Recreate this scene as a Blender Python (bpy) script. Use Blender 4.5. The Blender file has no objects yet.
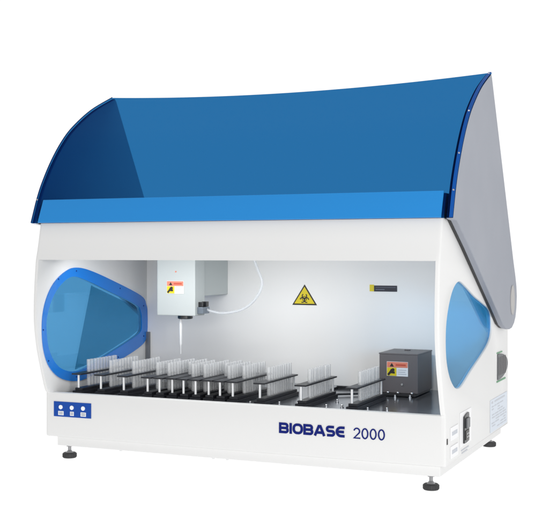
import bpy, bmesh, math, random
from mathutils import Vector
from mathutils.geometry import tessellate_polygon
random.seed(7)
S = bpy.context.scene
COL = S.collection
ZB = 0.054                       # underside of the cabinet above the table

# ------------------------------------------------------------------ camera
cam_d = bpy.data.cameras.new('camera')
cam = bpy.data.objects.new('camera', cam_d); COL.objects.link(cam)
cam_d.sensor_width = 36
cam_d.lens = 1090 / 549 * 36
cam_d.shift_y = -12.5 / 549
cam_d.clip_start = 0.05; cam_d.clip_end = 200
cam.location = (1.57904, -2.22487, 0.44683 + ZB)
cam.rotation_euler = (math.radians(90), 0, math.radians(23.5245))
S.camera = cam

# ------------------------------------------------------------------ light
S.view_settings.view_transform = 'Standard'
S.view_settings.look = 'None'
S.view_settings.exposure = 0.0
S.view_settings.gamma = 1.0
W = bpy.data.worlds.new('World'); S.world = W
W.use_nodes = True
# a white studio: lit white backdrop behind and beneath the table, a dimmer room behind the camera
_nt = W.node_tree; _N = _nt.nodes.new; _L = _nt.links.new; _bg = _nt.nodes['Background']
_tc = _N('ShaderNodeTexCoord'); _sx = _N('ShaderNodeSeparateXYZ'); _L(_tc.outputs['Generated'], _sx.inputs[0])
_my = _N('ShaderNodeMapRange'); _my.interpolation_type = 'SMOOTHSTEP'
_my.inputs['From Min'].default_value = -.1; _my.inputs['From Max'].default_value = .45
_L(_sx.outputs['Y'], _my.inputs['Value'])
_mz = _N('ShaderNodeMapRange'); _mz.interpolation_type = 'SMOOTHSTEP'
_mz.inputs['From Min'].default_value = -.02; _mz.inputs['From Max'].default_value = -.06
_L(_sx.outputs['Z'], _mz.inputs['Value'])
_mm = _N('ShaderNodeMath'); _mm.operation = 'MAXIMUM'
_L(_my.outputs['Result'], _mm.inputs[0]); _L(_mz.outputs['Result'], _mm.inputs[1])
_mr = _N('ShaderNodeMapRange'); _mr.inputs['To Min'].default_value = .46; _mr.inputs['To Max'].default_value = 1.08
_L(_mm.outputs[0], _mr.inputs['Value']); _L(_mr.outputs['Result'], _bg.inputs[1])
_bg.inputs[0].default_value = (1, 1, 1, 1)

def area(name, loc, target, size, power, col=(1, 1, 1)):
    d = bpy.data.lights.new(name, 'AREA'); d.shape = 'RECTANGLE'
    d.size, d.size_y = size; d.energy = power; d.color = col
    o = bpy.data.objects.new(name, d); COL.objects.link(o)
    o.location = loc
    o.rotation_euler = (Vector(target) - Vector(loc)).to_track_quat('-Z', 'Y').to_euler()
    return o
area('softbox_front', (1.6, -4.4, .95), (0.5, 0.2, 0.3), (1.3, .9), 27, (1, .995, .985))
area('softbox_right', (3.0, -2.6, .70), (0.95, 0.2, 0.3), (.9, .9), 43)
# added fill lamps hidden under the analyser's head panel to brighten the work space
area('interior_fill_left', (.38, .06, .448 + ZB), (.38, .10, .10 + ZB), (.16, .05), .3, (.97, .985, 1))
area('interior_fill', (.50, .06, .448 + ZB), (.50, .22, .10 + ZB), (.86, .05), 1.42, (1, .995, .98))

S.cycles.max_bounces = 14
S.cycles.transparent_max_bounces = 40
S.cycles.transmission_bounces = 10
S.cycles.diffuse_bounces = 6
S.cycles.caustics_reflective = False
S.cycles.caustics_refractive = False
S.cycles.sample_clamp_indirect = 4

# ------------------------------------------------------------------ materials
def lin(*c):
    return tuple(((v / 255 + .055) / 1.055) ** 2.4 if v > 10 else v / 255 / 12.92 for v in c) + (1,)

def mat(name, col, rough=.5, metal=0., spec=.5, bump=0., bscale=900, vary=0., coat=0.):
    m = bpy.data.materials.new(name); m.use_nodes = True
    nt = m.node_tree; b = nt.nodes['Principled BSDF']
    b.inputs['Base Color'].default_value = tuple(col)[:3] + (1,)
    b.inputs['Roughness'].default_value = rough
    b.inputs['Metallic'].default_value = metal
    b.inputs['Specular IOR Level'].default_value = spec
    b.inputs['Coat Weight'].default_value = coat
    if bump or vary:
        tc = nt.nodes.new('ShaderNodeTexCoord')
        n = nt.nodes.new('ShaderNodeTexNoise'); n.inputs['Scale'].default_value = bscale
        n.inputs['Detail'].default_value = 3
        nt.links.new(tc.outputs['Object'], n.inputs['Vector'])
        if bump:
            bp = nt.nodes.new('ShaderNodeBump'); bp.inputs['Strength'].default_value = bump
            bp.inputs['Distance'].default_value = .0006
            nt.links.new(n.outputs['Fac'], bp.inputs['Height'])
            nt.links.new(bp.outputs['Normal'], b.inputs['Normal'])
        if vary:
            n2 = nt.nodes.new('ShaderNodeTexNoise'); n2.inputs['Scale'].default_value = 5
            n2.inputs['Detail'].default_value = 4
            nt.links.new(tc.outputs['Object'], n2.inputs['Vector'])
            mr = nt.nodes.new('ShaderNodeMapRange')
            mr.inputs['From Min'].default_value = .3; mr.inputs['From Max'].default_value = .7
            mr.inputs['To Min'].default_value = max(.02, rough - vary); mr.inputs['To Max'].default_value = rough + vary
            nt.links.new(n2.outputs['Fac'], mr.inputs['Value'])
            nt.links.new(mr.outputs['Result'], b.inputs['Roughness'])
    return m

def clear(name, tint, gloss=.04, rough=.03, fres=False, milk=0., milkcol=(1, 1, 1, 1)):
    """thin sheet: tinted transparency with a weak mirror on top, optionally milky"""
    m = bpy.data.materials.new(name); m.use_nodes = True
    nt = m.node_tree; nt.nodes.clear(); N = nt.nodes.new; L = nt.links.new
    out = N('ShaderNodeOutputMaterial')
    t = N('ShaderNodeBsdfTransparent'); t.inputs[0].default_value = tuple(tint)[:3] + (1,)
    base = t.outputs[0]
    if milk:
        d = N('ShaderNodeBsdfDiffuse'); d.inputs[0].default_value = milkcol
        mx = N('ShaderNodeMixShader'); mx.inputs[0].default_value = milk
        L(t.outputs[0], mx.inputs[1]); L(d.outputs[0], mx.inputs[2]); base = mx.outputs[0]
    g = N('ShaderNodeBsdfGlossy'); g.inputs['Roughness'].default_value = rough
    m2 = N('ShaderNodeMixShader')
    if fres:
        lw = N('ShaderNodeLayerWeight'); lw.inputs[0].default_value = .25
        ma = N('ShaderNodeMath'); ma.operation = 'MULTIPLY'; ma.inputs[1].default_value = gloss
        L(lw.outputs['Fresnel'], ma.inputs[0]); L(ma.outputs[0], m2.inputs[0])
    else:
        m2.inputs[0].default_value = gloss
    L(base, m2.inputs[1]); L(g.outputs[0], m2.inputs[2]); L(m2.outputs[0], out.inputs[0])
    return m

def root2(c): return tuple(math.sqrt(v) for v in c[:3])

M = {}
M['white'] = mat('white_powder_coat', (.765, .765, .76), .45, bump=.08, bscale=1400, vary=.05, spec=.35)
M['inner'] = mat('white_inner_panel', (.90, .90, .895), .5, bump=.05, spec=.3)
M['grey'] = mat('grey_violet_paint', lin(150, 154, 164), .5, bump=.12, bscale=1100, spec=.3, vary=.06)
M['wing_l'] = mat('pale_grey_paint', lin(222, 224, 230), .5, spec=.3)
M['edge'] = mat('pale_edge', lin(175, 180, 190), .4)
M['lip'] = mat('light_blue_acrylic', lin(38, 138, 212), .25, coat=.15, spec=.25)
M['rim'] = mat('bright_blue_acrylic', lin(26, 120, 212), .25, coat=.3)
M['cover'] = clear('blue_hood_acrylic', root2((.019, .147, .362)), .004, .02)
M['pane'] = clear('blue_window_acrylic', root2((.10, .38, .70)), .4, .03, fres=True)
M['pane_r'] = clear('pale_blue_window_acrylic', root2((.20, .60, 1.0)), .35, .03, fres=True)
M['tone_r'] = clear('right_window_dark_tint', root2((.30, .84, 1.0)), .1, .03, fres=True)
M['pane2'] = clear('left_window_dark_tint', root2((.36, .57, .62)), .3, .05, fres=True)  # not a second pane: shade tint for the added left window overlay
M['tray'] = mat('dark_polished_steel', (.34, .36, .40), .2, metal=.9, vary=.06)
M['black'] = mat('black_plastic', (.018, .019, .022), .32, spec=.5, vary=.06)
M['rack'] = mat('black_rack_plastic', (.014, .015, .02), .38, spec=.4)
M['rubber_shade'] = mat('dark_rubber_and_shade', (.03, .03, .032), .6)  # for the feet, and for the painted shadow along the wings' lower edges
M['chrome'] = mat('bright_steel', (.75, .76, .78), .22, metal=.9)
M['post'] = mat('satin_aluminium', (.82, .83, .84), .35, metal=.35)
M['box'] = mat('dark_grey_paint', lin(101, 97, 99), .45, bump=.2, bscale=1300)
M['blue'] = mat('blue_label', lin(18, 72, 162), .5, spec=.2)
M['navy'] = mat('navy_ink', lin(14, 30, 112), .6, spec=.15)
M['paper'] = mat('white_label_paper', (.8, .82, .85), .5)
M['paleblue'] = mat('pale_blue_label', lin(212, 220, 230), .5)
M['ink'] = mat('grey_ink', lin(120, 128, 145), .6)
M['greyink'] = mat('light_grey_ink', lin(196, 200, 207), .6)
M['yellow'] = mat('yellow_sign', lin(222, 202, 30), .45)
M['orange'] = mat('orange_label', lin(226, 132, 108), .5)
M['dark'] = mat('dark_sign_ink', lin(38, 34, 32), .5)
M['button'] = mat('white_button', (.88, .9, .92), .25)
M['navyplate'] = mat('navy_sign', lin(22, 28, 48), .4)
M['green'] = mat('green_strip', lin(90, 150, 110), .5)
M['arm'] = mat('pale_green_grey_paint', lin(186, 192, 192), .5, spec=.3)
M['hose'] = clear('clear_silicone', (.93, .94, .95), .03, .4, milk=.28, milkcol=(.85, .88, .92, 1))
M['glass'] = clear('tube_glass', (.985, .988, .99), .45, .06, fres=True, milk=.22, milkcol=(.95, .96, .97, 1))
M['needle'] = mat('white_probe', (.85, .86, .88), .3)
M['pad'] = mat('warm_grey_pad', lin(176, 174, 172), .5)

def table_material():
    # white translucent shooting-table acrylic, lit through from the white surround below
    m = bpy.data.materials.new('white_translucent_table'); m.use_nodes = True
    nt = m.node_tree; nt.nodes.clear(); N = nt.nodes.new; L = nt.links.new
    out = N('ShaderNodeOutputMaterial')
    a = N('ShaderNodeBsdfTranslucent'); a.inputs[0].default_value = (.985, .985, .985, 1)
    d = N('ShaderNodeBsdfDiffuse'); d.inputs[0].default_value = (.95, .95, .95, 1)
    mx = N('ShaderNodeMixShader'); mx.inputs[0].default_value = .05
    L(a.outputs[0], mx.inputs[1]); L(d.outputs[0], mx.inputs[2]); L(mx.outputs[0], out.inputs[0])
    return m
M['table'] = table_material()

# ------------------------------------------------------------------ helpers
def V(*a): return Vector(a)

class MB:
    def __init__(s): s.bm = bmesh.new()
    def box(s, x0, x1, y0, y1, z0, z1, bev=0.):
        bm = s.bm
        vs = [bm.verts.new((x, y, z)) for x in (x0, x1) for y in (y0, y1) for z in (z0, z1)]
        q = [(0, 1, 3, 2), (4, 6, 7, 5), (0, 4, 5, 1), (2, 3, 7, 6), (0, 2, 6, 4), (1, 5, 7, 3)]
        fs = [bm.faces.new([vs[i] for i in f]) for f in q]
        if bev:
            es = list({e for f in fs for e in f.edges})
            bmesh.ops.bevel(bm, geom=es, offset=bev, segments=2, profile=.6, affect='EDGES')
        return s
    def tube(s, pts, r, n=12, caps=True):
        bm = s.bm; pts = [Vector(p) for p in pts]
        rs = r if isinstance(r, (list, tuple)) else [r] * len(pts)
        rings = []; up = None
        for i, p in enumerate(pts):
            a = pts[max(0, i - 1)]; b = pts[min(len(pts) - 1, i + 1)]
            d = (b - a)
            if d.length < 1e-9: d = V(0, 0, 1)
            d.normalize()
            if up is None: up = V(1, 0, 0) if abs(d.x) < .9 else V(0, 1, 0)
            u = (up - d * up.dot(d)).normalized(); w = d.cross(u); up = u
            rings.append([bm.verts.new(p + (u * math.cos(2 * math.pi * k / n) + w * math.sin(2 * math.pi * k / n)) * rs[i]) for k in range(n)])
        for a, b in zip(rings, rings[1:]):
            for k in range(n):
                f = bm.faces.new((a[k], a[(k + 1) % n], b[(k + 1) % n], b[k])); f.smooth = True
        if caps:
            bm.faces.new(rings[0][::-1]); bm.faces.new(rings[-1])
        return s
    def prism(s, loops, f, d):
        """loops of 2D points (first outer, others holes); f maps (u,v,0/1*d) to 3D"""
        bm = s.bm
        L3 = [[Vector((p[0], p[1], 0)) for p in lp] for lp in loops]
        tris = tessellate_polygon(L3)
        flat = [p for lp in loops for p in lp]
        A = [bm.verts.new(f(p[0], p[1], 0)) for p in flat]
        B = [bm.verts.new(f(p[0], p[1], d)) for p in flat]
        for t in tris:
            try:
                bm.faces.new([A[i] for i in t]); bm.faces.new([B[i] for i in reversed(t)])
            except ValueError: pass
        o = 0
        for lp in loops:
            n = len(lp)
            for i in range(n):
                a, b = o + i, o + (i + 1) % n
                bm.faces.new((A[a], A[b], B[b], B[a]))
            o += n
        return s
    def px(s, loops, x0, x1):      # profile in (y,z) swept along x
        return s.prism(loops, lambda u, v, w: (x0 + w, u, v), x1 - x0)
    def py(s, loops, y0, y1):      # profile in (x,z) swept along y
        return s.prism(loops, lambda u, v, w: (u, y0 + w, v), y1 - y0)
    def stroke_y(s, pts, wd, y0, y1, closed=False):   # a lettering stroke in (x,z)
        pts = [Vector((p[0], p[1])) for p in pts]; n = len(pts); Lp, Rp = [], []
        for i in range(n):
            a = pts[i - 1] if (i > 0 or closed) else None
            b = pts[(i + 1) % n] if (i < n - 1 or closed) else None
            d1 = (pts[i] - a).normalized() if a is not None else None
            d2 = (b - pts[i]).normalized() if b is not None else None
            if d1 is None: d1 = d2
            if d2 is None: d2 = d1
            n1 = Vector((-d1.y, d1.x)); n2 = Vector((-d2.y, d2.x)); m = (n1 + n2)
            if m.length < 1e-6: m = n1
            m.normalize(); k = wd / 2 / max(.5, m.dot(n1))
            Lp.append(pts[i] + m * k); Rp.append(pts[i] - m * k)
        s.k = getattr(s, 'k', 0) + 1; y0 = y0 - .00004 * s.k
        rng = range(n if closed else n - 1)
        for i in rng:
            j = (i + 1) % n
            q = [Lp[i], Lp[j], Rp[j], Rp[i]]
            A = [s.bm.verts.new((p.x, y0, p.y)) for p in q]; B = [s.bm.verts.new((p.x, y1, p.y)) for p in q]
            s.bm.faces.new(A[::-1]); s.bm.faces.new(B)
            for k2 in range(4): s.bm.faces.new((A[k2], A[(k2 + 1) % 4], B[(k2 + 1) % 4], B[k2]))
        return s
    def mesh(s, name, smooth=None):
        bmesh.ops.recalc_face_normals(s.bm, faces=s.bm.faces)
        me = bpy.data.meshes.new(name)
        s.bm.to_mesh(me); s.bm.free()
        return me
    def build(s, name, m, parent=None, dz=ZB, smooth=0):
        me = s.mesh(name)
        if dz:
            for v in me.vertices: v.co.z += dz
        return link(name, me, m, parent, smooth)

def link(name, me, m, parent=None, smooth=0):
    me.materials.clear()
    me.materials.append(m)
    if smooth:
        for p in me.polygons: p.use_smooth = True
        me.set_sharp_from_angle(angle=math.radians(smooth))
    o = bpy.data.objects.new(name, me); COL.objects.link(o)
    if parent is not None: o.parent = parent
    return o

def bevel(o, w, seg=2, ang=35):
    b = o.modifiers.new('bevel', 'BEVEL'); b.width = w; b.segments = seg
    b.limit_method = 'ANGLE'; b.angle_limit = math.radians(ang); b.harden_normals = False
    return o

def empty(name, loc, label, cat, group=None):
    o = bpy.data.objects.new(name, None); COL.objects.link(o); o.location = loc
    o.empty_display_size = .05
    o['label'] = label; o['category'] = cat
    if group: o['group'] = group
    return o

def smooth_loop(pts, n=6, closed=True):
    out = []; N = len(pts)
    rng = range(N) if closed else range(N - 1)
    for i in rng:
        if closed: p0, p1, p2, p3 = pts[i - 1], pts[i], pts[(i + 1) % N], pts[(i + 2) % N]
        else: p0, p1, p2, p3 = pts[max(0, i - 1)], pts[i], pts[i + 1], pts[min(N - 1, i + 2)]
        for k in range(n):
            t = k / n
            out.append(tuple(.5 * (2 * b + (c - a) * t + (2 * a - 5 * b + 4 * c - d) * t * t + (3 * b - a - 3 * c + d) * t ** 3)
                             for a, b, c, d in zip(p0, p1, p2, p3)))
    if not closed: out.append(tuple(pts[-1]))
    return out

def scaled(lp, k):     # outline moved outwards by k
    n = len(lp); out = []
    ar = sum(lp[i][0] * lp[(i + 1) % n][1] - lp[(i + 1) % n][0] * lp[i][1] for i in range(n))
    sg = 1 if ar > 0 else -1
    for i in range(n):
        a = Vector(lp[i - 1]); b = Vector(lp[(i + 1) % n]); d = (b - a).normalized()
        out.append((lp[i][0] + d.y * k * sg, lp[i][1] - d.x * k * sg))
    return out

# ------------------------------------------------------------------ the table under it (setting)
g = MB(); g.box(-8, 8, -8, 8, -.004, 0)
bm = bmesh.new(); bmesh.ops.create_grid(bm, x_segments=1, y_segments=1, size=9)
me = bpy.data.meshes.new('tabletop'); bm.to_mesh(me); bm.free(); g.bm.free()
tb = link('tabletop', me, M['table']); tb['kind'] = 'structure'

# ------------------------------------------------------------------ the analyser
A = empty('analyzer', (0, 0, 0), 'large white benchtop laboratory analyzer with raised blue transparent hood', 'lab analyzer')

FRONT = smooth_loop([(0, .1075), (-.009, .118), (-.029, .176), (-.0435, .226), (-.0525, .287), (-.051, .36), (-.0445, .431)], 5, False)
_unused = [(.02, .0), (.638, .0), (.638, .42), (.10, .50), (.0, .50)] + [(-.0255, .4315), (-.0445, .4315)] + FRONT[::-1][1:] + [(.02, .1075)]
HOLE_R = smooth_loop([(.1164, .3856), (.066, .372), (.030, .342), (.006, .303), (0.0, .262), (.008, .220), (.034, .185), (.075, .160), (.112, .1535), (.150, .158), (.2334, .1815),
                      (.335, .207), (.400, .226), (.434, .245), (.4455, .272), (.438, .298), (.41, .314), (.34, .331), (.2631, .3485), (.175, .374)], 5)
TH = .010                      # side panel thickness
def to_plane(lp, xa, xb):      # the same outline read off on another upright plane
    k = (1.57904 - xb) / (1.57904 - xa)
    return [(-2.22487 + k * (y + 2.22487), .44683 + k * (z - .44683)) for y, z in lp]
HOLE_L = smooth_loop([(.1118, .3896), (.060, .371), (.022, .3373), (0., .295), (-.0035, .262), (.008, .2098), (.045, .1665), (.1029, .1463),
                      (.1711, .149), (.2917, .1787), (.40, .207), (.4495, .225), (.457, .25), (.45, .285), (.4221, .3054), (.2917, .3441), (.185, .3758)], 5)

head_out = [(-.0445, .4315), (-.038, .455), (-.0325, .48), (-.0245, .520), (-.007, .552), (.007, .571), (.013, .574), (.10, .574)]
SIDE = [(.012, .0005), (.634, .0), (.638, .004), (.638, .432), (.634, .437)] + head_out[::-1][:-1] + FRONT[::-1] + [(0, .006), (.0015, .0015), (.006, 0)]
HOLE_L = to_plane(HOLE_L, 0, TH)

def side_panel(xa, xb, hole):
    """slab from its inner face xa to its outer face xb; the outer rim is rounded"""
    sg = 1 if xb > xa else -1; r = .0045
    st = [(xa, 0), (xb - sg * r, 0), (xb - sg * r * .5, r * .13), (xb - sg * r * .15, r * .45), (xb, r)]
    mb = MB(); bm = mb.bm
    loops = [SIDE, hole[::-1]]
    lay = []
    for i, (x, k) in enumerate(st):
        kh = .0 if i < 2 else (k * .35)
        cur = [scaled(SIDE, -k) if k else SIDE, scaled(hole, kh)[::-1] if kh else hole[::-1]]
        lay.append((x, cur))
    vs = [[[bm.verts.new((x, p[0], p[1])) for p in lp] for lp in cur] for x, cur in lay]
    for v0, v1 in zip(vs, vs[1:]):
        for l0, l1 in zip(v0, v1):
            n = len(l0)
            for i in range(n):
                j = (i + 1) % n; bm.faces.new((l0[i], l0[j], l1[j], l1[i]))
    for idx in (0, -1):
        flat = [v for lp in vs[idx] for v in lp]
        for t in tessellate_polygon([[Vector((p[0], p[1], 0)) for p in lp] for lp in lay[idx][1]]):
            try: bm.faces.new([flat[i] for i in t])
            except ValueError: pass
    return mb
side_panel(TH, 0., HOLE_L).build('side_panel', M['white'], A, smooth=50)
side_panel(1 - TH, 1., HOLE_R).build('side_panel', M['white'], A, smooth=50)
mb = MB(); mb.px([head_out + [(.634, .437), (.634, .42), (.10, .552), (.02, .552), (-.006, .515), (-.0255, .4345), (-.028, .4315)]], TH, 1 - TH)
mb.build('head_panel', M['white'], A, smooth=30)
mb = MB(); mb.px([[(0, .1055), (.0006, .107), (.002, .1075), (.018, .1075), (.020, .1055), (.020, .0), (.006, 0), (.0015, .0015), (0, .006)]], TH, 1 - TH)
mb.build('front_panel', M['white'], A, smooth=50)
mb = MB(); mb.box(TH, 1 - TH, .620, .6365, .001, .434); mb.build('rear_panel', M['white'], A)
mb = MB(); mb.box(TH, 1 - TH, .0202, .6198, .0025, .010); mb.build('bottom_plate', M['white'], A)

# interior liner
mb = MB(); mb.box(TH, 1 - TH, .471, .477, .1, .51)
mb.build('back_wall', M['inner'], A)
mb = MB()
mb.px([[(-.02, .455), (.4709, .455), (.4709, .459), (-.02, .459)]], TH, 1 - TH)
mb.build('ceiling_panel', M['inner'], A)
mb = MB(); mb.box(TH + .0003, 1 - TH - .0003, .0205, .4705, .094, .1005)
tray = mb.build('tray', M['tray'], A)
mb = MB(); mb.box(.872, .9892, .03, .469, .1006, .1022, .0006)
mb.build('tray_cover_strip', M['tray'], A)
mb = MB(); mb.box(.0105, .022, .462, .4705, .101, .225, .001)
mb.build('corner_bracket', mat('mid_grey_metal', lin(120, 124, 130), .4, metal=.4), A)
mb = MB(); mb.box(.61, .70, .40, .404, .1007, .108).box(.61, .614, .30, .40, .1007, .106)
mb.tube(smooth_loop([(.655, .25, .106), (.70, .29, .105), (.735, .33, .106), (.75, .38, .106)], 5, False), .0025, 8)
mb.build('drain_channel', M['black'], A)

# plinth
mb = MB(); mb.box(.0267, .985, .010, .62, -.022, .002)
bevel(mb.build('plinth', M['white'], A), .0012)
for x, z in ((.1948, -.0275), (.4432, -.0275), (.4791, -.0275)):
    mb = MB(); mb.tube([(x, .03, -.0221), (x, .03, z)], .003, 10); mb.build('base_stud', M['post'], A)

# feet
for (x, y) in ((.0485, .03), (.960, .03), (.960, .596), (.0485, .596)):
    mb = MB(); mb.tube([(x, y, -ZB), (x, y, -ZB + .0015), (x, y, -ZB + .0105), (x, y, -ZB + .0125)], [.0155, .0168, .0168, .0145], 36)
    for k in range(18):
        a = k * 2 * math.pi / 18
        mb.tube([(x + .0167 * math.cos(a), y + .0167 * math.sin(a), -ZB + .002), (x + .0167 * math.cos(a), y + .0167 * math.sin(a), -ZB + .0102)], .0009, 6)
    ft = mb.build('foot', M['rubber_shade'], A, smooth=30)
    mb = MB(); mb.tube([(x, y, -ZB + .0127), (x, y, -ZB + .0185)], [.009, .004], 20).tube([(x, y, -ZB + .0187), (x, y, -.0222)], .004, 16)
    mb.tube([(x, y, -.0262), (x, y, -.0225)], .008, 6)
    mb.build('stem', M.setdefault('stem', mat('dull_zinc', (.32, .32, .33), .35, metal=.8)), ft, smooth=30)

# windows
PL = smooth_loop([(.094, .4113), (.055, .4045), (.010, .382), (-.022, .3505), (-.042, .310), (-.0475, .265), (-.041, .215), (-.018, .1716), (.028, .1398), (.094, .1254), (.1623, .1305),
                  (.3085, .1608), (.4139, .1885), (.4445, .2093), (.4505, .232), (.4508, .275), (.4445, .3016), (.4139, .3298), (.2582, .3774), (.153, .4044)], 5)
PL = to_plane(PL, .021, TH)
mb = MB(); mb.px([PL, scaled(HOLE_L, -.0015)[::-1]], TH + .0004, TH + .0030)
rim = mb.build('window_rim', M['rim'], A)
for y, z in ((-.0415, .262), (.022, .3835), (.10, .4025), (.31, .352), (.435, .2995), (.435, .214), (.30, .1665), (.10, .134), (-.02, .185)):
    mb = MB(); mb.tube([(TH + .0031, y + .012, z), (TH + .0042, y + .012, z)], [.0020, .0014], 10); mb.build('screw', M['navy'], rim)
mb = MB(); mb.px([scaled(HOLE_L, -.0012)], TH - .003, TH + .0002)
pn = mb.build('window_pane', M['pane'], A)
TONE_L = to_plane([(.2079, .3643), (.1318, .150), (.1751, .152), (.2917, .1810), (.40, .2095), (.447, .227), (.4545, .25), (.4475, .283), (.4221, .3030), (.2917, .3415), (.2139, .3640)], 0, TH)
mb = MB(); mb.px([scaled(TONE_L, -.003)], TH - .0068, TH - .0040)
mb.build('window_tone_overlay', M['pane2'], A)  # sheet added for the darker zone in the glass, shade put into its tint
mb = MB(); mb.px([scaled(HOLE_R, -.0012)], .9930, .9958)
mb.build('window_pane', M['pane_r'], A)
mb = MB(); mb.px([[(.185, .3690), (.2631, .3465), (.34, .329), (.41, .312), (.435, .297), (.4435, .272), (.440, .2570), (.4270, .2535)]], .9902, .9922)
mb.build('window_tone_overlay', M['tone_r'], A)  # made-up triangular sheet, tinted to darken the pane's upper rear corner

# ------------------------------------------------------------------ hood (open)
CUR = smooth_loop([(-.028, .520), (-.0155, .552), (-.003, .582), (.017, .620), (.054, .675), (.098, .7265), (.148, .770), (.234, .824), (.337, .8705)], 6, False)
def normals(c):
    out = []
    for i in range(len(c)):
        a = Vector(c[max(0, i - 1)]); b = Vector(c[min(len(c) - 1, i + 1)]); d = (b - a).normalized()
        out.append((-d.y, d.x))
    return out
NR = normals(CUR)
def off(k): return [(p[0] + n[0] * k, p[1] + n[1] * k) for p, n in zip(CUR, NR)]
hood = MB(); NX = 28; nC = len(CUR)
inner, outer = CUR, off(.003)
grid = {}
for side, c in ((0, inner), (1, outer)):
    for i in range(NX + 1):
        t = i / NX; x = -.0225 + 1.045 * t
        for j, (y, z) in enumerate(c):
            h = j / (nC - 1)
            sag = .017 * 4 * t * (1 - t) * h ** 3           # the flexed sheet dips a little between the two wings
            grid[side, i, j] = hood.bm.verts.new((x, y, z - sag))
for i in range(NX):
    for j in range(nC - 1):
        hood.bm.faces.new([grid[0, i, j], grid[0, i + 1, j], grid[0, i + 1, j + 1], grid[0, i, j + 1]])
        hood.bm.faces.new([grid[1, i, j], grid[1, i, j + 1], grid[1, i + 1, j + 1], grid[1, i + 1, j]])
    for j in (0, nC - 1):
        hood.bm.faces.new([grid[0, i, j], grid[1, i, j], grid[1, i + 1, j], grid[0, i + 1, j]])
for j in range(nC - 1):
    for i in (0, NX):
        hood.bm.faces.new([grid[0, i, j], grid[0, i, j + 1], grid[1, i, j + 1], grid[1, i, j]])
cover = hood.build('hood_cover', M['cover'], A, smooth=40)

wing_out = [p for p in off(-.0006)] + [(.345, .862), (.598, .432), (.6255, .3905), (.6405, .362), (.6455, .3355), (.640, .305), (.627, .282), (.606, .266), (.580, .2565), (.550, .2545), (.515, .2585), (.4757, .2695), (.1213, .4590), (.008, .5155), (-.018, .517)]
for x0, x1 in ((-.022, -.012), (1.008, 1.022)):
    mb = MB(); mb.px([wing_out], x0, x1)
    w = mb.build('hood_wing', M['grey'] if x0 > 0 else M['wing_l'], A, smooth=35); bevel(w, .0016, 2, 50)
    ox = x1 if x0 > 0 else x0
    sg = 1 if x0 > 0 else -1
    mb = MB()
    lp = [(.583 + .024 * math.cos(a * math.pi / 16), .3276 + .038 * math.sin(a * math.pi / 16)) for a in range(32)]
    mb.px([lp], *sorted((ox + sg * .0002, ox + sg * .0018)))
    mb.build('hinge_cover', M['pad'], w)
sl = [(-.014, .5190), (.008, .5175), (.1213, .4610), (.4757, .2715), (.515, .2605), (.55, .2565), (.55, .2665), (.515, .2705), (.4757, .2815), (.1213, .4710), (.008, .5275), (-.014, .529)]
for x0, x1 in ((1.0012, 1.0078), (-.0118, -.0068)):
    mb = MB(); mb.px([sl], x0, x1); mb.build('wing_shadow_strip', M['rubber_shade'], A)  # dark strip stands in for the shadow line between wing and cabinet
for x0, x1 in ((-.0222, -.0195), (1.0150, 1.0222)):
    # pale blue gasket that shows as the thin dark line along the cover's end
    e = []
    a_, b_ = off(.0033), off(.0046)
    mb = MB(); mb.px([a_ + b_[::-1]], x0, x1)
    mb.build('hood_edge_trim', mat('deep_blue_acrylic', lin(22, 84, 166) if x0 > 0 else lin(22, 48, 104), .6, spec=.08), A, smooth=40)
for x, js in ((1.0185, (11, 22, 34, nC - 2)), (-.0185, (11,))):
    for j in js:
        y, z = off(.0046)[j]; n = NR[j]
        mb = MB(); mb.tube([(x, y, z), (x, y + n[0] * .0012, z + n[1] * .0012)], [.0023, .0018], 12)
        mb.build('screw', M['chrome'], cover, smooth=30)
# light blue band closing the hood's lower edge
lo = [(-.0310, .5205), (-.0185, .552), (-.0085, .5765), (-.0115, .5775), (-.0220, .553), (-.0345, .5215)]
mb = MB(); mb.px([lo], .0, .9985)
bevel(mb.build('hood_lip', M['lip'], A), .0006)

# ------------------------------------------------------------------ front panel: buttons and lettering
mb = MB(); mb.box(.0241, .1304, -.0016, -.0003, .0504, .0867)
cp = mb.build('control_panel', M['blue'], A)
for x in (.0450, .0768, .1090):
    mb = MB(); mb.tube([(x, -.0017, .0737), (x, -.0040, .0737), (x, -.0046, .0737)], [.0052, .0052, .0044], 28)
    mb.build('push_button', M['button'], cp, smooth=30)
for x, w in ((.0450, .0078), (.0768, .0054), (.1090, .0076)):
    mb = MB(); mb.box(x - w, x + w, -.0023, -.0017, .0540, .0640)
    c = mb.build('button_caption', M['paper'], cp)
    mb = MB()
    for k in (-1, 1):
        mb.box(x - w * .7, x + w * .7, -.0026, -.0024, .0590 + k * .0018 - .0007, .0590 + k * .0018 + .0007)
    mb.build('caption_marks', M['ink'], c)

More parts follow.
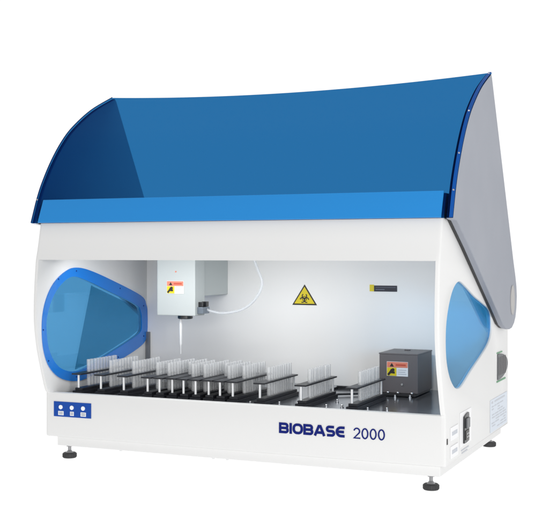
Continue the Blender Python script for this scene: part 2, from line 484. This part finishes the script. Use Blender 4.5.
def arc(cx, cy, rx, ry, a0, a1, n=8):
    return [(cx + rx * math.cos(math.radians(a0 + (a1 - a0) * k / n)), cy + ry * math.sin(math.radians(a0 + (a1 - a0) * k / n))) for k in range(n + 1)]
def letters(mb, x, z, w, h, ch, s, y0, y1):
    """wide rounded capitals drawn as strokes; x,z lower left; s stroke width"""
    L, R, B, T = x + s / 2, x + w - s / 2, z + s / 2, z + h - s / 2; Mi = (B + T) / 2
    r = min((R - L), (T - B)) * .32
    st = lambda p, c=False: mb.stroke_y(p, s, y0, y1, c)
    if ch == 'I': mb.stroke_y([(x + w / 2, z), (x + w / 2, z + h)], s, y0, y1)
    elif ch == 'O':
        r = min(R - L, T - B) * .42
        st(arc(R - r, T - r, r, r, 0, 90) + arc(L + r, T - r, r, r, 90, 180) + arc(L + r, B + r, r, r, 180, 270) + arc(R - r, B + r, r, r, 270, 360), True)
    elif ch == '0':
        st([(x + w / 2 + (w - s) / 2 * math.cos(2 * math.pi * k / 28), z + h / 2 + (h - s) / 2 * math.sin(2 * math.pi * k / 28) * 1.0) for k in range(28)], True)
    elif ch == 'B':
        q = (T - Mi) / 2; q2 = (Mi - B) / 2
        st([(L, z), (L, z + h)])
        st([(L + s / 2, T)] + arc(R - q * 1.15, T - q, q, q, 90, -90) + [(L + s / 2, Mi)])
        st([(L + s / 2, B)] + arc(R - q2, B + q2, q2, q2, -90, 90) + [(L + s / 2, Mi)])
    elif ch == 'A':
        st([(x + s * .45, z), (x + w * .43, T), (x + w * .57, T), (x + w - s * .45, z)])
        st([(x + w * .22, z + h * .30), (x + w * .78, z + h * .30)])
    elif ch == 'S':
        q = (T - B) / 4
        st([(R, T)] + arc(L + q, T - q, q, q, 90, 270) + arc(R - q, B + q, q, q, 90, -90) + [(L, B)])
    elif ch == 'E':       # rounded e-like capital
        q = (T - B) / 2
        st([(x + w, T)] + arc(L + q, B + q, q, q, 90, 270, 12) + [(x + w, B)])
        st([(L + s * .4, Mi), (x + w * .93, Mi)])
    elif ch == '2':
        q = (w - s) / 2
        st(arc(x + w / 2, z + h - s / 2 - q, q, q, 170, -35, 10) + [(x + s * .55, z + s / 2), (x + w, z + s / 2)])
mb = MB(); xx = .6218
for ch, w in zip('BIOBASE', (.0235, .0068, .0245, .0235, .0270, .0215, .0205)):
    letters(mb, xx, .0483, w, .0238, ch, .0056, -.0012, -.0003); xx += w + .0012
mb.build('lettering', M['navy'], A)
mb = MB()
for k, ch in enumerate('2000'):
    letters(mb, .7965 + k * .0185, .0478, .0155, .0240, ch, .0029, -.0012, -.0003)
mb.build('lettering', M['navy'], A)

# ------------------------------------------------------------------ right side fittings
mb = MB(); mb.box(1.0003, 1.0012, .118, .222, .0225, .098, 0)
plate = mb.build('inlet_plate', M.setdefault('plate', mat('bright_white_plate', (.86, .86, .87), .35)), A)
mb = MB()
lp = smooth_loop([(.148, .028), (.145, .034), (.145, .080), (.150, .087), (.180, .092), (.189, .086), (.189, .036), (.183, .029)], 3)
mb.px([lp], 1.0013, 1.0045); pw = mb.build('power_inlet', M['black'], plate, smooth=40)
mb = MB(); mb.box(1.0046, 1.0085, .154, .182, .060, .082, .001)
mb.build('rocker_switch', M.setdefault('swk', mat('grey_switch', lin(92, 94, 98), .35)), pw)
mb = MB(); mb.box(1.0046, 1.0062, .152, .183, .034, .055, .0005)
mb.build('socket', M.setdefault('sock', mat('brown_black_socket', lin(52, 48, 46), .4)), pw)
mb = MB()
for z in (.0405, .0475): mb.box(1.0063, 1.0070, .160, .164, z - .002, z + .002).box(1.0063, 1.007, .171, .175, z - .002, z + .002)
mb.build('contact_pin', M['chrome'], pw)
for z0, z1 in ((.0500, .0780), (.0120, .0380)):
    mb = MB(); mb.box(1.0003, 1.0016, .036, .100, z0, z1, .0004)
    pt = mb.build('port_cover', M['plate'], A)
    mb = MB(); mb.box(1.0017, 1.0021, .046, .090, (z0 + z1) / 2 - .004, (z0 + z1) / 2 + .004)
    mb.build('port_slot', M['greyink'], pt)
mb = MB(); mb.box(1.0003, 1.0012, .0060, .0125, .0470, .0590); mb.build('side_slot', M['dark'], A)
mb = MB()
for k, (a, b) in enumerate(((.13, .20), (.135, .188))): mb.box(1.0003, 1.0008, a, b, .0125 - k * .006, .0150 - k * .006)
mb.build('fuse_caption', M['greyink'], A)
# D-shaped fan opening at the back edge
mb = MB(); lp = [(.5023, .130)] + [(.5023 + .120 * math.sin(math.radians(a)), .162 - .0325 * math.cos(math.radians(a))) for a in range(10, 171, 8)] + [(.5023, .194)]
mb.px([lp], 1.0004, 1.0030); fan = mb.build('fan_guard', M.setdefault('fang', mat('charcoal_mesh', lin(92, 94, 98), .5)), A, smooth=40)
mb = MB()
for k in range(5): mb.box(1.0031, 1.0040, .512 + k * .019, .515 + k * .019, .140, .186)
mb.build('fan_rib', M['box'], fan)
for b_, z0, z1 in ((.56, .1955, .1985), (.60, .1235, .1275)):
    mb = MB(); mb.box(1.0004, 1.0016, .497, b_, z0, z1); mb.build('green_strip', M['green'], A)
mb = MB(); mb.box(1.0003, 1.0010, .4217, .622, .0080, .0880)
sp = mb.build('serial_plate', M['paleblue'], A)
mb = MB()
mb.box(1.0011, 1.0014, .435, .452, .0780, .0830).box(1.0011, 1.0014, .470, .590, .0785, .0825)
for k in range(9):
    z = .070 - k * .0068; a = .435 + random.random() * .008
    for q in range(4):
        b = a + .018 + random.random() * .034
        if random.random() < .82: mb.box(1.0011, 1.0014, a, min(b, .61), z - .0013, z + .0013)
        a = b + .008
mb.build('serial_text', M['greyink'], sp)

# ------------------------------------------------------------------ interior signs
CX = .4932
def tri(cx, cz, w, h): return [(cx - w / 2, cz), (cx + w / 2, cz), (cx, cz + h)]
mb = MB(); mb.py([tri(CX, .3095, .0710, .0550)], 0.4702, 0.4708); bs = mb.build('biohazard_sign', M['dark'], A)
mb = MB(); mb.py([tri(CX, .3132, .0588, .0450)], 0.4695, 0.4700); mb.build('sign_face', M['yellow'], bs)
mb = MB(); c0 = (CX, .3265)
for a in (90, 210, 330):
    u, v = math.cos(math.radians(a)), math.sin(math.radians(a)); R_ = .0064
    pts = [(c0[0] + u * .0062 + R_ * math.cos(math.radians(t)), c0[1] + v * .0062 + R_ * math.sin(math.radians(t))) for t in range(a + 40 - 360, a + 321 - 360, 20)][::1]
    pts = [(c0[0] + u * .0068 + R_ * math.cos(math.radians(a + d)), c0[1] + v * .0068 + R_ * math.sin(math.radians(a + d))) for d in range(35, 326, 15)]
    mb.stroke_y(pts, .0026, 0.4690, 0.4694)
    mb.stroke_y([(c0[0], c0[1]), (c0[0] + u * .003, c0[1] + v * .003)], .002, 0.4690, 0.4694)
mb.stroke_y(arc(c0[0], c0[1], .0062, .0062, 0, 345, 23), .0014, 0.4685, 0.4689, True)
mb.build('biohazard_symbol', M['dark'], bs)
mb = MB(); mb.box(.6875, .7495, 0.4698, 0.4708, .3485, .3640); np_ = mb.build('name_plate', M['navyplate'], A)
mb = MB(); mb.box(.6755, .6873, 0.4698, 0.4708, .3488, .3660); mb.build('yellow_tab', M['yellow'], np_)
mb = MB(); mb.box(.692, .746, 0.4693, 0.4697, .3588, .3596).box(.692, .716, 0.4693, 0.4697, .3530, .3544)
mb.build('plate_marks', M['ink'], np_)

def warning_label(parent, x0, x1, y, z0, z1):
    """orange header with a triangle over a yellow pictogram field and a white text field; faces -y"""
    w, h = x1 - x0, z1 - z0; zm = z0 + h * .60; xm = x0 + w * .46
    mb = MB(); mb.box(x0, x1, y - .0006, y - .0002, z0, z1); l = mb.build('warning_label', M['paper'], parent, dz=0)
    mb = MB(); mb.box(x0 + .0008, x1 - .0008, y - .0011, y - .0008, zm, z1 - .0008); mb.build('label_header', M['orange'], l, dz=0)
    mb = MB(); mb.box(x0 + .0008, xm, y - .0011, y - .0008, z0 + .0008, zm - .0006); mb.build('pictogram_field', M['yellow'], l, dz=0)
    mb = MB()
    cx, cz = (x0 + xm) / 2, (z0 + zm) / 2; k = h * .30
    mb.stroke_y([(cx - k * .85, cz - k * .75), (cx - k * .3, cz - k * .1), (cx + k * .1, cz + k * .55)], k * .5, y - .0015, y - .0012)
    mb.stroke_y([(cx - k * .2, cz - k * .1), (cx + k * .75, cz - k * .15)], k * .45, y - .0019, y - .0016)
    mb.py([arc(cx + k * .35, cz + k * .45, k * .38, k * .38, 0, 330, 11)], y - .0023, y - .0020)
    mb.build('pictogram', M['dark'], l, dz=0)
    mb = MB(); mb.py([tri(x0 + w * .24, zm + h * .06, h * .30, h * .25)], y - .0015, y - .0012); mb.build('triangle_mark', M['dark'], l, dz=0)
    mb = MB(); mb.box(x0 + w * .42, x1 - w * .1, y - .0014, y - .0012, zm + h * .12, zm + h * .24)
    mb.build('header_text', M.setdefault('hdr', mat('dark_orange_ink', lin(196, 80, 60), .5)), l, dz=0)
    mb = MB()
    for q in range(3): mb.box(xm + w * .07, x1 - w * (.08 + .05 * (q % 2)), y - .0011, y - .0008, z0 + h * (.14 + .14 * q), z0 + h * (.19 + .14 * q))
    mb.build('label_text', M['greyink'], l, dz=0)
    return l

# ------------------------------------------------------------------ sampling arm
PYf = .25
mb = MB(); mb.box(.1687, .2799, PYf, .305, .2865, .454, .0025)
arm = mb.build('sampling_arm', M['arm'], A)
mb = MB(); mb.box(.205, .266, .3055, .4705, .335, .454, .002); mb.build('arm_carriage', M['arm'], A)
warning_label(arm, .1983, .2478, PYf - .0006, .3432 + ZB, .3762 + ZB)
mb = MB(); mb.tube([(.2245, PYf - .0002, .400), (.2245, PYf - .0016, .400)], .0020, 12); mb.build('indicator', M['orange'], arm)
mb = MB(); mb.tube([(.2385, .275, .2868), (.2385, .275, .2790), (.2385, .275, .2775)], [.0195, .0195, .017], 30)
mb.build('collar', M['black'], arm, smooth=30)
mb = MB(); mb.tube([(.2250, .275, .2774), (.2250, .275, .212), (.2250, .275, .207), (.2250, .275, .186)], [.0040, .0038, .0016, .0009], 14)
mb.build('probe_needle', M['needle'], arm, smooth=30)
mb = MB(); mb.box(.2801, .2960, .262, .300, .292, .3090, .001); cn = mb.build('connector', M.setdefault('conn', mat('blue_grey_fitting', lin(120, 130, 142), .3, metal=.5)), arm)
mb = MB(); mb.box(.2801, .2900, .268, .278, .3095, .322, .001).box(.2801, .294, .286, .300, .3095, .3225, .001); mb.build('connector_cap', M['black'], cn)
mb = MB(); mb.tube(smooth_loop([(.2962, .285, .303), (.306, .29, .2979), (.3408, .295, .2935), (.392, .30, .3048), (.4286, .30, .3336), (.4453, .30, .3694), (.4341, .30, .4049), (.412, .30, .4545)], 8, False), .0034, 12)
mb.build('hose', M['hose'], A, smooth=60)

# studs standing on the tray beside the racks
def stud(x, y, h=.006, r=.0031):
    mb = MB(); z = .1007 if x < .872 else .1024
    mb.tube([(x, y, z), (x, y, z + h * .35), (x, y, z + h * .36), (x, y, z + h), (x, y, z + h + .001)], [r * 1.25, r * 1.25, r * .8, r * .8, r * .5], 16)
    mb.build('tray_stud', M['chrome'], A, smooth=30)
STUDS = [(.118, .045), (.184, .045), (.247, .045), (.528, .05), (.592, .07), (.636, .075), (.707, .07), (.741, .08), (.808, .06), (.848, .075), 
         (.800, .29), (.834, .30), (.700, .16), (.630, .19), (.052, .055)]
for x, y in STUDS: stud(x, y)

# ------------------------------------------------------------------ grey module box on the tray
BX0, BX1, BY0, BY1, BZ0, BZ1 = .7506, .848, .32, .445, .108, .2045
bxr = empty('module_box', (.80, .38, .1006 + ZB), 'dark grey metal box with orange and yellow warning label, right of the tube racks', 'metal box')
def loc(mb, name, m, parent, smooth=0):
    o = mb.build(name, m, parent, smooth=smooth)
    for v in o.data.vertices: v.co -= Vector((.80, .38, .1006 + ZB))
    return o
mb = MB(); mb.box(BX0, BX1, BY0, BY1, BZ0, BZ1 - .003); bevel(loc(mb, 'housing', M['box'], bxr), .0012)
mb = MB(); mb.box(BX0 - .0008, BX1 + .0008, BY0 - .0008, BY1 + .0008, BZ1 - .0028, BZ1); mb.box(.79, .803, .40, .41, BZ1, BZ1 + .003, .0008); loc(mb, 'lid', M['box'], bxr)
mb = MB(); mb.box(BX0 + .004, BX1 - .004, BY0 - .012, BY1, .1022, .1078, .0008); loc(mb, 'base_flange', M['black'], bxr)
for x in (.775, .800, .835):
    mb = MB(); mb.tube([(x, BY0 - .0065, .108), (x, BY0 - .0065, .112)], .0035, 12); loc(mb, 'bolt', M['chrome'], bxr)
mb = MB(); mb.tube([(.8085, BY0 - .0002, .1295), (.8085, BY0 - .002, .1295)], .0028, 14); loc(mb, 'screw', M['chrome'], bxr)
wl = warning_label(None, .7700, .8235, BY0 - .0004, .1490 + ZB, .1843 + ZB)
wl.parent = bxr
for o in [wl] + list(wl.children):
    for v in o.data.vertices: v.co -= Vector((.80, .38, .1006 + ZB))

# ------------------------------------------------------------------ tube racks
RL0, RL1 = 0.0, .205         # rack length along y from its front
def make_rack():
    r = empty('tube_rack', (0, 0, 0), '', 'tube rack', 'black tube racks standing in a row on the tray')
    # base with a groove and a stepped toe
    mb = MB(); mb.box(-.0140, .0140, 0, RL1, 0, .0085, .0010); mb.box(-.0105, .0105, .006, RL1 - .004, .0086, .0150, .0008)
    mb.build('base', M['rack'], r, dz=0)
    mb = MB(); mb.box(-.0137, .0137, -.004, RL1 - .006, .0480, .0515, .0006)
    mb.build('top_plate', M['rack'], r, dz=0)
    for xp, y in ((-.004, .012), (.0055, RL1 - .014)):
        mb = MB(); mb.tube([(xp, y, .0152), (xp, y, .0478)], .0029, 14)
        mb.build('post', M['post'], r, dz=0, smooth=30)
    return r
rack0 = make_rack()
def make_tube():
    mb = MB(); H = .0665; R = .0049; z0 = .0155
    ro = [(0.0008, z0), (R * .55, z0 + .0006), (R * .9, z0 + .0026), (R, z0 + .0055), (R, z0 + H)]
    ri = [(R * .86, z0 + H), (R * .86, z0 + .006), (R * .5, z0 + .0022)]
    n = 16; rings = []
    for rr, zz in ro + ri:
        rings.append([mb.bm.verts.new((rr * math.cos(2 * math.pi * k / n), rr * math.sin(2 * math.pi * k / n), zz)) for k in range(n)])
    for a, b in zip(rings, rings[1:]):
        for k in range(n): mb.bm.faces.new((a[k], a[(k + 1) % n], b[(k + 1) % n], b[k]))
    mb.bm.faces.new(rings[0]); mb.bm.faces.new(rings[-1])
    me = mb.mesh('glass_tube'); me.materials.append(M['glass'])
    for p in me.polygons: p.use_smooth = True
    me.set_sharp_from_angle(angle=math.radians(50))
    return me
tube_me = make_tube()

PITCH = .0158
#  x centre, y front, first / last tube index, label, tube label
XS = [.0640, .1285, .1935, .2600, .2925, .3250, .3575, .3895, .4220, .4535, .4865, .5555, .6570, .7785]
NAMES = ['first', 'second', 'third', 'fourth', 'fifth', 'sixth', 'seventh', 'eighth', 'ninth', 'tenth', 'eleventh', 'twelfth', 'thirteenth', 'fourteenth']
LAB = ['leftmost black tube rack, in front of the blue side window',
       'second black tube rack from the left, above the blue button panel\'s right end',
       'third black tube rack from the left, the last of the widely spaced ones',
       'fourth black tube rack from the left, first of the closely packed block',
       'fifth black tube rack from the left, second of the closely packed block',
       'sixth black tube rack from the left, just left of the hanging white needle',
       'seventh black tube rack from the left, just right of the hanging white needle',
       'eighth black tube rack from the left, in the middle of the packed block',
       'ninth black tube rack from the left, third from the packed block\'s right end',
       'tenth black tube rack from the left, next to last of the packed block',
       'eleventh black tube rack from the left, right end of the closely packed block',
       'third black tube rack from the right, standing just right of the packed block',
       'second black tube rack from the right, alone above the blue lettering',
       'rightmost black tube rack, beside the dark grey box']
SPAN = [(0, 9), (0, 9), (0, 9), (0, 8), (0, 9), (3, 9), (0, 8), (0, 9), (3, 9), (0, 8), (1, 9), (0, 9), (0, 9), (0, 9)]
def link_copy(o, parent=None):
    c = o.copy(); COL.objects.link(c)
    if parent is not None: c.parent = parent
    return c
parts0 = list(rack0.children)
for i, x in enumerate(XS):
    if i == 0: r = rack0
    else:
        r = link_copy(rack0)
        for p in parts0: link_copy(p, r)
    y0 = .040 + (.004 if i in (5, 8) else 0)
    zt = .1007
    r.location = (x, y0, zt + ZB)
    r['label'] = LAB[i]
    a, b = SPAN[i]
    for k in range(a, b + 1):
        t = bpy.data.objects.new('glass_tube', tube_me); COL.objects.link(t)
        t.location = (x + .0035 + random.uniform(-.0003, .0003), y0 + .047 + k * .0136 + random.uniform(-.0004, .0004), zt + ZB)
        t.rotation_euler = (random.uniform(-.012, .012), random.uniform(-.012, .012), 0)
        pos = 'frontmost' if k == a else ('rearmost' if k == b else NAMES[k - a] + ' from the front')
        t['label'] = 'clear glass tube, %s, in the %s black rack from the left' % (pos, NAMES[i])
        t['category'] = 'glass tube'
        t['group'] = 'glass tubes standing in the black racks'
